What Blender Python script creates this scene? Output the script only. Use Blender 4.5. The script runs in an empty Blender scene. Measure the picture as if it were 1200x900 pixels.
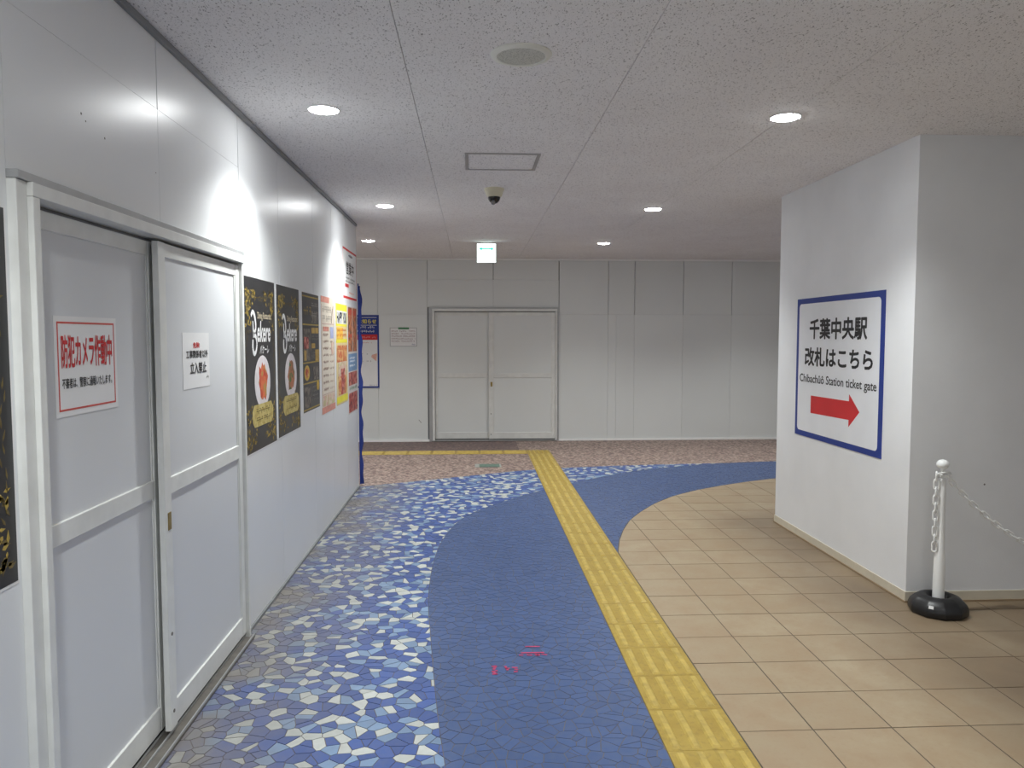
import bpy, bmesh, math, random
import numpy as np
from mathutils import Matrix, Vector

SC = bpy.context.scene
COL = SC.collection

# ------------------------------------------------------------------ camera, world, exposure
CAM_H = 1.48
F_PX = 902.0
PITCH = math.radians(3.5526)
YAW = math.radians(2.9138)
cam = bpy.data.cameras.new('camera')
cam.sensor_fit = 'HORIZONTAL'
cam.sensor_width = 36.0
cam.lens = 36.0 * F_PX / 1200.0
cam.clip_start = 0.05
cam_o = bpy.data.objects.new('camera', cam)
cam_o.location = (0, 0, CAM_H)
cam_o.rotation_euler = (math.radians(90) - PITCH, 0, -YAW)
COL.objects.link(cam_o)
SC.camera = cam_o

world = bpy.data.worlds.new('world')
world.use_nodes = True
world.node_tree.nodes['Background'].inputs['Color'].default_value = (0.9, 0.95, 1.0, 1)
world.node_tree.nodes['Background'].inputs['Strength'].default_value = 0.05
SC.world = world

SC.view_settings.view_transform = 'Standard'
SC.view_settings.look = 'None'
SC.view_settings.gamma = 1.0
SC.view_settings.use_curve_mapping = False
SC.view_settings.exposure = -0.64
SC.cycles.use_denoising = True
SC.cycles.max_bounces = 8
SC.cycles.adaptive_threshold = 0.02
SC.cycles.diffuse_bounces = 5

LAMP_W = 46.0          # watts of each ceiling downlight
LAMP_COLOR = (0.965, 1.0, 0.985)
LENS_GLOW = 170.0

# ------------------------------------------------------------------ measures of the place (metres)
XW = -1.124            # face of the left hoarding wall
YL = 7.56              # its far end
YF = 10.80             # far wall
CZ = 2.56              # ceiling
XP = 2.40              # left face of the right pillar
YP0, YP1 = 4.085, 5.94
YB = -3.0
XR = 4.3
XE = 6.0
XWW = -4.5

# ------------------------------------------------------------------ materials
def lin(c):
    c = c / 255.0
    return c / 12.92 if c <= 0.04045 else ((c + 0.055) / 1.055) ** 2.4

def rgb(c):
    return (lin(c[0]), lin(c[1]), lin(c[2]), 1)

MATS = {}
class NT:
    def __init__(s, name):
        s.m = bpy.data.materials.new(name); s.m.use_nodes = True
        s.t = s.m.node_tree; s.b = s.t.nodes['Principled BSDF']
        MATS[name] = s.m
    def n(s, typ, **kw):
        nd = s.t.nodes.new(typ)
        for k, v in kw.items():
            if k in nd.inputs.keys():
                nd.inputs[k].default_value = v
            else:
                setattr(nd, k, v)
        return nd
    def l(s, a, b): s.t.links.new(a, b)
    def pos(s): return s.n('ShaderNodeNewGeometry').outputs['Position']
    def math(s, op, a, b=None, clamp=False):
        nd = s.n('ShaderNodeMath', operation=op); nd.use_clamp = clamp
        for i, v in enumerate((a, b)):
            if v is None: continue
            if isinstance(v, (int, float)): nd.inputs[i].default_value = v
            else: s.l(v, nd.inputs[i])
        return nd.outputs[0]
    def mix(s, fac, a, b, blend='MIX'):
        nd = s.n('ShaderNodeMix', data_type='RGBA', blend_type=blend)
        for i, v in ((0, fac), (6, a), (7, b)):
            if isinstance(v, (int, float)): nd.inputs[i].default_value = v
            elif isinstance(v, tuple): nd.inputs[i].default_value = v
            else: s.l(v, nd.inputs[i])
        return nd.outputs[2]
    def noise(s, scale, detail=3, vec=None, rough=0.5):
        nd = s.n('ShaderNodeTexNoise', Scale=scale, Detail=detail, Roughness=rough)
        s.l(vec if vec is not None else s.pos(), nd.inputs['Vector'])
        return nd.outputs['Fac']
    def mr(s, v, a, b, c=0.0, d=1.0):
        nd = s.n('ShaderNodeMapRange'); nd.clamp = True
        for i, q in ((1, a), (2, b), (3, c), (4, d)): nd.inputs[i].default_value = q
        s.l(v, nd.inputs[0]); return nd.outputs[0]
    def bump(s, h, strength, dist=0.002):
        nd = s.n('ShaderNodeBump', Strength=strength, Distance=dist)
        s.l(h, nd.inputs['Height']); s.l(nd.outputs[0], s.b.inputs['Normal'])
    def scaled(s, v):
        nd = s.n('ShaderNodeMapping'); nd.inputs['Scale'].default_value = v
        s.l(s.pos(), nd.inputs['Vector']); return nd.outputs[0]

def mat(name, c, rough=0.5, var=0.06, scale=6.0, metal=0.0, spec=0.5, bump=0.0, bscale=200.0, emit=0.0):
    if name in MATS: return MATS[name]
    s = NT(name); c = rgb(c)
    lo = tuple(max(0, x * (1 - var)) for x in c[:3]) + (1,)
    hi = tuple(min(1, x * (1 + var)) for x in c[:3]) + (1,)
    col = s.mix(s.mr(s.noise(scale), 0.3, 0.7), lo, hi)
    s.l(col, s.b.inputs['Base Color'])
    s.b.inputs['Roughness'].default_value = rough
    s.b.inputs['Metallic'].default_value = metal
    s.b.inputs['Specular IOR Level'].default_value = spec
    if bump: s.bump(s.noise(bscale, 2), bump)
    if emit:
        s.l(col, s.b.inputs['Emission Color']); s.b.inputs['Emission Strength'].default_value = emit
    return s.m

def island_random(s):
    g = s.n('ShaderNodeNewGeometry').outputs['Random Per Island']
    o = s.n('ShaderNodeObjectInfo').outputs['Random']
    return s.math('FRACT', s.math('ADD', g, o))

def stone_mat(name, c, dirt=0.9, var=0.16, rough=0.42):
    s = NT(name); c = rgb(c)
    r = island_random(s)
    lo = tuple(x * (1 - var) for x in c[:3]) + (1,); hi = tuple(min(1, x * (1 + var)) for x in c[:3]) + (1,)
    col = s.mix(r, lo, hi)
    col = s.mix(s.mr(s.noise(30, 4), 0.35, 0.75, 0, 0.18), col, rgb((120, 116, 112)))
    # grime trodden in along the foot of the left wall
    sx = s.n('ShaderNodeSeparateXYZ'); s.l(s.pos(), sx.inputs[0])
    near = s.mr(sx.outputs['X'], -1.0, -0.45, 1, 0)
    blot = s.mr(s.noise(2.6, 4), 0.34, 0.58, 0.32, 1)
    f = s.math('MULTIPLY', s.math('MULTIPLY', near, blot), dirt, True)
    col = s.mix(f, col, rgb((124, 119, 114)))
    s.l(col, s.b.inputs['Base Color'])
    s.b.inputs['Roughness'].default_value = rough
    s.b.inputs['Specular IOR Level'].default_value = 0.35
    return s.m

M_BLUE = stone_mat('mosaic_blue', (62, 88, 150))
M_LBLUE = stone_mat('mosaic_light_blue', (120, 146, 178))
M_WHITE = stone_mat('mosaic_white', (190, 194, 190), var=0.12)
M_DBLUE = stone_mat('paving_blue', (64, 87, 132), dirt=0.0, var=0.10)
M_GROUT = mat('grout', (106, 100, 98), 0.9, 0.3, 7)

def make_tile_mat():
    s = NT('floor_tile_beige')
    r = island_random(s)
    col = s.mix(r, rgb((160, 143, 117)), rgb((170, 154, 128)))
    col = s.mix(s.mr(s.noise(5, 5, rough=0.65), 0.35, 0.7), col, rgb((158, 136, 109)))
    col = s.mix(s.mr(s.noise(60, 2), 0.55, 0.8, 0, 0.3), col, rgb((146, 122, 96)))
    # blotchy darker brown towards the pillar base
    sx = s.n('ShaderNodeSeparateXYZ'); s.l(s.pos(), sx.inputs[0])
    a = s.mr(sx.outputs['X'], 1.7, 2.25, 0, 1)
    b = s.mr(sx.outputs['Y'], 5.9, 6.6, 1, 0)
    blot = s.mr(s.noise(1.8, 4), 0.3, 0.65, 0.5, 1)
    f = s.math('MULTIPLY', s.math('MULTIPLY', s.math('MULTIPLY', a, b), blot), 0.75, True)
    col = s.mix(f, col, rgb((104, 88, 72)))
    s.l(col, s.b.inputs['Base Color']); s.b.inputs['Roughness'].default_value = 0.45
    s.b.inputs['Specular IOR Level'].default_value = 0.35
    return s.m
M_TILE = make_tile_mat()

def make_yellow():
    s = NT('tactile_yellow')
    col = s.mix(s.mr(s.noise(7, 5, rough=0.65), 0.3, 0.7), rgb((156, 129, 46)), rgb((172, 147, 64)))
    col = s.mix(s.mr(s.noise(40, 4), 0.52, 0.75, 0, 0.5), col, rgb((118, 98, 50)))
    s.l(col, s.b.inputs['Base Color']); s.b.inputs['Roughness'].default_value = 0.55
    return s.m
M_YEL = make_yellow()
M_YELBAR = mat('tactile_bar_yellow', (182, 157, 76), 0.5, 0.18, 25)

def make_pink(name, c1, c2, c3):
    s = NT(name)
    v = s.n('ShaderNodeTexVoronoi', Scale=34.0); s.l(s.pos(), v.inputs['Vector'])
    sep = s.n('ShaderNodeSeparateColor'); s.l(v.outputs['Color'], sep.inputs[0])
    col = s.mix(s.mr(sep.outputs[0], 0.2, 0.8), rgb(c1), rgb(c2))
    col = s.mix(s.mr(sep.outputs[1], 0.7, 0.75), col, rgb(c3))
    col = s.mix(s.mr(v.outputs['Distance'], 0.5, 0.62, 0, 0.6), col, rgb((96, 84, 80)))
    s.l(col, s.b.inputs['Base Color']); s.b.inputs['Roughness'].default_value = 0.6
    return s.m
M_PINK = make_pink('far_paving_pink', (152, 130, 120), (176, 156, 144), (120, 97, 93))
M_PINKD = make_pink('far_paving_dark', (112, 91, 89), (130, 108, 103), (88, 71, 72))

def make_ceiling():
    s = NT('ceiling_board_white')
    n1 = s.noise(1.0, 2, s.scaled((165, 80, 60)), 0.5)
    pit = s.mr(n1, 0.62, 0.67)
    n2 = s.noise(1.0, 1, s.scaled((260, 170, 60)))
    pit2 = s.mr(n2, 0.66, 0.71, 0, 0.7)
    p = s.math('MAXIMUM', pit, pit2)
    base = s.mix(s.mr(s.noise(2.5), 0.3, 0.7), rgb((238, 235, 235)), rgb((243, 241, 241)))
    col = s.mix(s.math('MULTIPLY', p, 0.75), base, rgb((120, 112, 112)))
    s.l(col, s.b.inputs['Base Color']); s.b.inputs['Roughness'].default_value = 0.9
    s.b.inputs['Specular IOR Level'].default_value = 0.15
    s.bump(s.math('SUBTRACT', 1.0, p), 0.3, 0.003)
    return s.m
M_CEIL = make_ceiling()

def make_panel(name, c, rough=0.3):
    s = NT(name)
    r = island_random(s)
    c0 = tuple(x * 0.965 for x in rgb(c)[:3]) + (1,)
    col = s.mix(r, c0, rgb(c))
    col = s.mix(s.mr(s.noise(1.7, 1), 0.35, 0.8, 0, 0.10), col, rgb((190, 192, 192)))
    s.l(col, s.b.inputs['Base Color'])
    s.b.inputs['Roughness'].default_value = rough
    s.b.inputs['Specular IOR Level'].default_value = 0.33
    s.bump(s.noise(1.3, 0), 0.05, 0.02)
    return s.m
M_PANEL = make_panel('hoarding_panel_white', (232, 234, 236), 0.31)
M_PANELF = make_panel('hoarding_panel_grey_white', (227, 230, 229), 0.42)
M_JOINT = mat('joint_dark', (70, 72, 72), 0.8)
M_DOORP = make_panel('door_panel_white', (220, 222, 225), 0.36)
M_DOORF = mat('door_frame_white', (226, 227, 224), 0.35, 0.05, 12)
M_ALU = mat('aluminium_grey', (176, 177, 178), 0.38, 0.06, 10, metal=0.35)
M_TRIMG = mat('runner_grey', (128, 130, 132), 0.5, 0.08, 9)
M_TRACK = mat('track_grey', (120, 116, 110), 0.5, 0.15, 20, metal=0.4)
M_PILLAR = mat('pillar_paint_white', (228, 229, 231), 0.75, 0.03, 3, spec=0.25, bump=0.35, bscale=140)
M_BASE = mat('baseboard_cream', (206, 198, 180), 0.55, 0.06, 9)
M_BASED = mat('baseboard_brown', (150, 128, 100), 0.6)
M_PAPER = mat('paper_white', (236, 236, 236), 0.55, 0.02)
M_RED = mat('print_red', (206, 40, 44), 0.5, 0.05)
M_BLACK = mat('print_black', (30, 30, 32), 0.5, 0.1)
M_NAVY = mat('print_blue', (28, 54, 136), 0.45, 0.06)
M_BRASS = mat('brass', (160, 140, 84), 0.4, 0.1, 30, metal=0.6)
M_GOLD = mat('print_gold', (178, 152, 70), 0.5, 0.25, 60)
M_OLIVE = mat('print_olive', (110, 94, 48), 0.5, 0.3, 60)
M_PBLACK = mat('poster_black', (44, 44, 46), 0.33, 0.12, 5)
M_CREAMT = mat('print_cream', (222, 208, 180), 0.5, 0.05)
M_PLATE = mat('print_plate', (226, 220, 222), 0.5, 0.08, 20)

def food(name, a, b, c, scale=30):
    s = NT(name)
    v = s.n('ShaderNodeTexVoronoi', Scale=scale); s.l(s.pos(), v.inputs['Vector'])
    sep = s.n('ShaderNodeSeparateColor'); s.l(v.outputs['Color'], sep.inputs[0])
    col = s.mix(s.mr(sep.outputs[0], 0.3, 0.7), rgb(a), rgb(b))
    col = s.mix(s.mr(sep.outputs[1], 0.72, 0.8), col, rgb(c))
    s.l(col, s.b.inputs['Base Color']); s.b.inputs['Roughness'].default_value = 0.5
    return s.m
M_PASTA = food('print_pasta', (196, 70, 46), (216, 116, 74), (186, 150, 80))
M_DISH = food('print_dish', (150, 104, 66), (190, 120, 84), (86, 120, 60))
M_PLAQ = food('print_plaque', (196, 178, 106), (208, 192, 124), (186, 164, 92), 40)
M_MEAT = food('print_food_brown', (150, 92, 62), (196, 150, 104), (96, 60, 48), 26)
M_WARM = food('print_food_warm', (206, 112, 66), (222, 178, 120), (180, 62, 46), 30)
M_REDF = food('print_food_red', (178, 60, 58), (206, 130, 116), (120, 40, 44), 34)
M_PALEF = food('print_food_pale', (222, 204, 182), (214, 168, 156), (200, 190, 140), 30)
M_GREYF = food('print_food_grey', (96, 92, 88), (128, 118, 106), (70, 64, 62), 36)

# ------------------------------------------------------------------ mesh helpers
class MB:
    def __init__(s): s.v = []; s.f = []; s.mi = []
    def poly(s, pts, z0, z1, m=0, bottom=False):
        """prism over a counter-clockwise polygon"""
        n = len(pts); k = len(s.v)
        s.v += [(p[0], p[1], z0) for p in pts] + [(p[0], p[1], z1) for p in pts]
        s.f.append(tuple(range(k + n, k + 2 * n))); s.mi.append(m)
        for i in range(n):
            j = (i + 1) % n
            s.f.append((k + i, k + j, k + n + j, k + n + i)); s.mi.append(m)
        if bottom: s.f.append(tuple(range(k + n - 1, k - 1, -1))); s.mi.append(m)
    def box(s, x0, x1, y0, y1, z0, z1, m=0):
        s.poly([(x0, y0), (x1, y0), (x1, y1), (x0, y1)], z0, z1, m, True)
    def rect(s, x0, x1, y0, y1, z0, z1): s.box(x0, x1, y0, y1, z0, z1)
    def lathe(s, prof, seg=32, c=(0, 0, 0), cap=True):
        k = len(s.v); n = len(prof)
        for i in range(seg):
            a = 2 * math.pi * i / seg
            for r, z in prof: s.v.append((c[0] + r * math.cos(a), c[1] + r * math.sin(a), c[2] + z))
        for i in range(seg):
            j = (i + 1) % seg
            for q in range(n - 1):
                s.f.append((k + i * n + q, k + j * n + q, k + j * n + q + 1, k + i * n + q + 1)); s.mi.append(0)
        if cap:
            if prof[0][0] > 1e-6: s.f.append(tuple(k + i * n for i in range(seg - 1, -1, -1))); s.mi.append(0)
            if prof[-1][0] > 1e-6: s.f.append(tuple(k + i * n + n - 1 for i in range(seg))); s.mi.append(0)
    def mesh(s, name, mats, smooth=False, bevel=0.0):
        me = bpy.data.meshes.new(name)
        me.from_pydata(s.v, [], s.f)
        mats = mats if isinstance(mats, (list, tuple)) else [mats]
        for m in mats: me.materials.append(m)
        if len(mats) > 1: me.polygons.foreach_set('material_index', s.mi)
        if bevel:
            bm = bmesh.new(); bm.from_mesh(me)
            bmesh.ops.remove_doubles(bm, verts=bm.verts, dist=1e-6)
            bmesh.ops.bevel(bm, geom=bm.edges, offset=bevel, segments=1, affect='EDGES', profile=0.5)
            bm.to_mesh(me); bm.free()
        if smooth:
            me.polygons.foreach_set('use_smooth', [True] * len(me.polygons))
            try: me.set_sharp_from_angle(angle=math.radians(40))
            except Exception: pass
        me.update()
        return me
    def obj(s, name, mats, parent=None, smooth=False, bevel=0.0):
        return link(name, s.mesh(name, mats, smooth, bevel), parent)

def link(name, me, parent=None):
    o = bpy.data.objects.new(name, me); COL.objects.link(o)
    if parent is not None: o.parent = parent
    return o

def boxo(name, m, b, parent=None, bevel=0.0):
    q = MB(); q.box(*b); return q.obj(name, m, parent, bevel=bevel)

def tag(o, label=None, cat=None, group=None, kind=None):
    if label: o['label'] = label
    if cat: o['category'] = cat
    if group: o['group'] = group
    if kind: o['kind'] = kind
    return o

def empty(name, mtx=None, loc=(0, 0, 0)):
    o = bpy.data.objects.new(name, None); o.empty_display_size = 0.1; COL.objects.link(o)
    if mtx is not None: o.matrix_world = mtx
    else: o.location = loc
    return o

def copy_tree(o, parent=None):
    c = o.copy(); COL.objects.link(c); c.parent = parent
    for ch in list(o.children): copy_tree(ch, c)
    return c

def frame(origin, u, v, n):
    m = Matrix.Identity(4)
    for i, c in enumerate((u, v, n)):
        for r in range(3): m[r][i] = c[r]
    for r in range(3): m[r][3] = origin[r]
    return m
def on_left(y, z, out=0.0): return frame((XW + out, y, z), (0, 1, 0), (0, 0, 1), (1, 0, 0))
def on_far(x, z, out=0.0): return frame((x, YF - out, z), (1, 0, 0), (0, 0, 1), (0, -1, 0))
def on_pillar(y, z, out=0.0): return frame((XP - out, y, z), (0, -1, 0), (0, 0, 1), (-1, 0, 0))

# ------------------------------------------------------------------ polygons, Voronoi, curves
def clip_half(poly, nx, ny, d):
    """keep nx*x+ny*y <= d"""
    out = []
    n = len(poly)
    for i in range(n):
        a = poly[i]; b = poly[(i + 1) % n]
        fa = nx * a[0] + ny * a[1] - d; fb = nx * b[0] + ny * b[1] - d
        if fa <= 0: out.append(a)
        if (fa < 0 < fb) or (fb < 0 < fa):
            t = fa / (fa - fb); out.append((a[0] + (b[0] - a[0]) * t, a[1] + (b[1] - a[1]) * t))
    return out

def area(p):
    return 0.5 * sum(p[i][0] * p[(i + 1) % len(p)][1] - p[(i + 1) % len(p)][0] * p[i][1] for i in range(len(p)))

def smooth_curve(pts, k=8):
    out = []
    for i in range(len(pts) - 1):
        p0 = pts[max(i - 1, 0)]; p1 = pts[i]; p2 = pts[i + 1]; p3 = pts[min(i + 2, len(pts) - 1)]
        for j in range(k):
            t = j / k
            out.append(tuple(0.5 * (2 * p1[a] + (p2[a] - p0[a]) * t + (2 * p0[a] - 5 * p1[a] + 4 * p2[a] - p3[a]) * t * t
                                    + (3 * p1[a] - p0[a] - 3 * p2[a] + p3[a]) * t ** 3) for a in (0, 1)))
    out.append(pts[-1]); return out

class Curve:
    """signed distance to an open line, positive on its left side"""
    def __init__(s, pts):
        s.pts = pts
        p = np.array(pts); s.a = p[:-1]; s.d = p[1:] - p[:-1]; s.l2 = (s.d ** 2).sum(1)
    def f(s, P):
        P = np.array(P).reshape(-1, 2)
        w = P[:, None, :] - s.a[None]
        t = np.clip((w * s.d[None]).sum(2) / s.l2[None], 0, 1)
        q = w - t[..., None] * s.d[None]
        d2 = (q ** 2).sum(2); i = d2.argmin(1); r = np.arange(len(P))
        cr = s.d[i][:, 0] * w[r, i][:, 1] - s.d[i][:, 1] * w[r, i][:, 0]
        return np.sqrt(d2[r, i]) * np.where(cr >= 0, 1, -1)

def cut(poly, fn, sign, gap=0.0):
    """part of the polygon where sign*fn > gap"""
    if len(poly) < 3: return []
    v = sign * fn(poly) - gap
    if (v > 0).all(): return poly
    if (v <= 0).all(): return []
    out = []; n = len(poly)
    for i in range(n):
        j = (i + 1) % n
        if v[i] > 0: out.append(poly[i])
        if (v[i] > 0) != (v[j] > 0):
            t = v[i] / (v[i] - v[j]); a = poly[i]; b = poly[j]
            out.append((a[0] + (b[0] - a[0]) * t, a[1] + (b[1] - a[1]) * t))
    return out if len(out) >= 3 and area(out) > 2e-5 else []

def project(x, y, z):
    p = cam_inv @ Vector((x, y, z))
    if p.z > -0.05: return None
    return 600 + F_PX * p.x / -p.z, 450 - F_PX * p.y / -p.z
cam_inv = (Matrix.Translation(cam_o.location) @ cam_o.rotation_euler.to_matrix().to_4x4()).inverted()

def seen_size(poly):
    """pixels the piece covers in the frame, 0 when it lies outside"""
    q = [project(p[0], p[1], 0.0) for p in poly]
    if any(a is None for a in q): return 0.0
    cx = sum(a[0] for a in q) / len(q); cy = sum(a[1] for a in q) / len(q)
    if not (-5 < cx < 1205 and 300 < cy < 905): return 0.0
    c = (sum(p[0] for p in poly) / len(poly), sum(p[1] for p in poly) / len(poly))
    if c[0] > XP - 0.02 and c[1] > YP0: 
        if c[1] > YP1 and c[0] / c[1] > XP / YP1: return 0.0
        if c[1] <= YP1: return 0.0
    return abs(area(q))

# ------------------------------------------------------------------ the floor
floor = boxo('floor', M_GROUT, (XWW, XE, YB, YF + 0.1, -0.1, 0.0))
tag(floor, 'station passage floor of blue mosaic, beige tiles and yellow tactile strip', 'floor', kind='structure')

TX0, TX1 = 0.688, 0.985
C1 = Curve(smooth_curve([(0.75, -1.0), (0.35, 0.4), (0.1, 1.4), (-0.05, 2.2), (-0.098, 2.565), (-0.147, 2.99), (-0.209, 3.69), (-0.256, 4.31),
                         (-0.261, 4.97), (-0.215, 5.6), (-0.06, 6.27), (0.30, 6.86), (0.72, 7.36), (1.314, 7.95),
                         (1.964, 8.42), (2.84, 8.75), (3.6, 8.87), (4.6, 8.95), (6.0, 9.0)]))
C2 = Curve([(TX1 + 0.003, -2.0), (TX1 + 0.003, 5.0)] + smooth_curve([(TX1 + 0.003, 5.14), (1.08, 5.54), (1.257, 6.056), (1.536, 6.56), (1.815, 6.93),
                         (2.196, 7.27), (2.73, 7.60), (3.3, 7.85), (4.2, 8.05), (6.0, 8.2)]))
C3 = Curve(smooth_curve([(-4.5, 5.7), (-3.0, 6.55), (-2.0, 7.1), (-1.117, 7.56), (-0.479, 7.88), (0.05, 8.15), (0.669, 8.44), (1.312, 8.60),
                         (2.12, 8.715), (2.84, 8.77), (3.6, 8.88), (4.6, 8.96), (6.0, 9.01)]))

rng = random.Random(7)
S = 0.0535; GAP = 0.0017
gx0, gy0 = -1.3, 0.7
NX, NY = int((4.6 - gx0) / S), int((9.2 - gy0) / S)
site = {}
for i in range(-3, NX + 3):
    for j in range(-3, NY + 3):
        site[i, j] = (gx0 + (i + 0.5 + rng.uniform(-0.62, 0.62)) * S, gy0 + (j + 0.5 + rng.uniform(-0.62, 0.62)) * S)
pts = np.array([site[i, j] for i in range(NX) for j in range(NY)])
f1, f2, f3 = C1.f(pts), C2.f(pts), C3.f(pts)
ok = (f3 < 0.06) & (f2 > -0.06) & (pts[:, 0] > XW - 0.02) & ~((pts[:, 0] > TX0 + 0.06) & (pts[:, 0] < TX1 - 0.06))
mosaic, blues = [], []
for q in np.nonzero(ok)[0]:
    i, j = int(q) // NY, int(q) % NY
    x, y = site[i, j]
    p = [(x - 0.12, y - 0.12), (x + 0.12, y - 0.12), (x + 0.12, y + 0.12), (x - 0.12, y + 0.12)]
    for a in range(-2, 3):
        for b in range(-2, 3):
            if a == 0 and b == 0: continue
            sx, sy = site[i + a, j + b]
            dx, dy = sx - x, sy - y; L = math.hypot(dx, dy)
            if L < 1e-4: continue
            p = clip_half(p, dx / L, dy / L, (dx * (x + sx) + dy * (y + sy)) / (2 * L) - GAP)
            if len(p) < 3: break
        if len(p) < 3: break
    if len(p) < 3: continue
    p = clip_half(p, -1, 0, -(XW + 0.004))
    if len(p) < 3 or area(p) < 4e-5: continue
    sides = []
    l_ = clip_half(p, 1, 0, TX0 - 0.003); r_ = clip_half(p, -1, 0, -(TX1 + 0.003))
    if len(l_) > 2 and area(l_) > 4e-5: sides.append(l_)
    if len(r_) > 2 and area(r_) > 4e-5: sides.append(r_)
    for w in sides:
        w = cut(w, C3.f, -1, 0.001)
        m_ = cut(w, C1.f, 1, 0.0015)
        if m_: mosaic.append(m_)
        b_ = cut(cut(w, C1.f, -1, 0.0015), C2.f, 1, 0.003)
        if b_: blues.append(b_)

def scatter_kinds(polys, weights, r):
    """light stones keep apart from each other among the blue ones"""
    c = np.array([(sum(a[0] for a in p) / len(p), sum(a[1] for a in p) / len(p)) for p in polys])
    cell = {}
    for i, p in enumerate(c): cell.setdefault((int(p[0] // 0.08), int(p[1] // 0.08)), []).append(i)
    kinds = [0] * len(polys); order = list(range(len(polys))); r.shuffle(order)
    for i in order:
        gx, gy = int(c[i][0] // 0.08), int(c[i][1] // 0.08); near = [0, 0, 0]
        for a in (-1, 0, 1):
            for b in (-1, 0, 1):
                for j in cell.get((gx + a, gy + b), ()):
                    if j != i and kinds[j] and math.hypot(*(c[i] - c[j])) < 0.062: near[kinds[j]] += 1
        k = r.choices((0, 1, 2), weights)[0]
        big = area(polys[i]) / (S * S)
        if k and big > 1.15 and r.random() < 0.7: k = 0
        if k == 2 and near[2] > 0 and r.random() < 0.85: k = 0
        if k == 1 and near[1] + near[2] > 1 and r.random() < 0.8: k = 0
        kinds[i] = k
    return kinds

def lay(name, polys, mats, weights, zt, dz, stuffname, limit=300):
    r = random.Random(3)
    kinds = scatter_kinds(polys, weights, r) if len(mats) > 1 else [0] * len(polys)
    items = [(p, k, zt + r.uniform(-dz, dz)) for p, k in zip(polys, kinds)]
    items.sort(key=lambda t: -seen_size(t[0]))
    for p, k, z in items[:limit]:
        c = (sum(a[0] for a in p) / len(p), sum(a[1] for a in p) / len(p))
        q = MB(); q.poly([(a[0] - c[0], a[1] - c[1]) for a in p], 0, z)
        o = q.obj(name, mats[k], floor); o.location = (c[0], c[1], 0)
    if len(items) > limit:
        q = MB()
        for p, k, z in items[limit:]: q.poly(p, 0, z, k)
        tag(q.obj(stuffname, mats, floor), kind='stuff')
lay('mosaic_stone', mosaic, [M_BLUE, M_LBLUE, M_WHITE], (30, 34, 46), 0.0018, 0.0004, 'mosaic_stones')
lay('blue_stone', blues, [M_DBLUE], (1,), 0.0012, 0.0003, 'blue_stones')

# beige tiles
tiles = []
TS = 0.3045
for i in range(-1, 17):
    for j in range(-5, 19):
        x0, x1 = 1.274 + (i - 1) * TS + 0.0024, 1.274 + i * TS - 0.0024
        y0, y1 = 2.748 + j * 0.3005 + 0.0028, 2.748 + (j + 1) * 0.3005 - 0.0028
        x0 = max(x0, TX1 + 0.004)
        if x1 - x0 < 0.01: continue
        p = []
        for (a, b) in (((x0, y0), (x1, y0)), ((x1, y0), (x1, y1)), ((x1, y1), (x0, y1)), ((x0, y1), (x0, y0))):
            inside = y1 > 5.0
            p += [(a[0] + (b[0] - a[0]) * t / 8, a[1] + (b[1] - a[1]) * t / 8) for t in range(8 if inside else 1)]
        p = cut(p, C2.f, -1, 0.003)
        if not p: continue
        if x1 > XP and y1 > YP0 and y0 < YP1:       # the pillar stands here
            for q in (clip_half(p, 1, 0, XP), clip_half(clip_half(p, -1, 0, -XP), 0, 1, YP0), clip_half(clip_half(p, -1, 0, -XP), 0, -1, -YP1)):
                if len(q) > 2 and area(q) > 4e-4: tiles.append(q)
        else: tiles.append(p)
def full(p): return abs(area(p) - (TS - 0.004) * 0.2965) < 1e-4
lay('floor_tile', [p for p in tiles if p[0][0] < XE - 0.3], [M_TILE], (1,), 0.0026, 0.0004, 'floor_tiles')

# dark mortar bed showing in the tile joints
q = MB(); q.poly([(XE, -2.0), (XE, 8.2)] + C2.pts[::-1][1:], 0.0, 0.0005)
q.obj('mortar_bed', mat('mortar', (84, 79, 75), 0.9, 0.2, 12), floor)

# tactile paving
TT = 0.303
def bar_mesh(L, w=0.034, h=0.006):
    q = MB()
    q.v = [(-w / 2, -L / 2, 0), (w / 2, -L / 2, 0), (w / 2, L / 2, 0), (-w / 2, L / 2, 0),
           (-w / 2 + 0.007, -L / 2 + 0.007, h), (w / 2 - 0.007, -L / 2 + 0.007, h), (w / 2 - 0.007, L / 2 - 0.007, h), (-w / 2 + 0.007, L / 2 - 0.007, h)]
    q.f = [(4, 5, 6, 7), (0, 1, 5, 4), (1, 2, 6, 5), (2, 3, 7, 6), (3, 0, 4, 7)]; q.mi = [0] * 5
    return q.mesh('raised_bar', M_YELBAR)
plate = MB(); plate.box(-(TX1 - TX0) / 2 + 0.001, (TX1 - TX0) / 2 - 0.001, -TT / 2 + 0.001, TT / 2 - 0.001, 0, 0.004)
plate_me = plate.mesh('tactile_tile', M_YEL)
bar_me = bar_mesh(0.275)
TXC = (TX0 + TX1) / 2
y = 2.625 + TT / 2 - TT * 7
while y < 9.5:
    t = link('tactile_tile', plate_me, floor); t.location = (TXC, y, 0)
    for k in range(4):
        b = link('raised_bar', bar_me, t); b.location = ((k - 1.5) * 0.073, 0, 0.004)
    y += TT
YT = y - TT / 2                           # here the strip meets the one running along the far wall
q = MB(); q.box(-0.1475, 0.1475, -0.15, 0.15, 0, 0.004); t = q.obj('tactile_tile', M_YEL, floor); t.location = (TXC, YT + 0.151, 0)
dots = MB()
for a in range(5):
    for b in range(5):
        dots.lathe([(0.012, 0.0), (0.008, 0.005)], 8, ((a - 2) * 0.055, (b - 2) * 0.055, 0.004))
tag(dots.obj('raised_dots', M_YELBAR, t), kind='stuff')
side_me = MB(); side_me.box(-TT / 2 + 0.001, TT / 2 - 0.001, -0.149, 0.149, 0, 0.004); side_me = side_me.mesh('tactile_tile', M_YEL)
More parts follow.
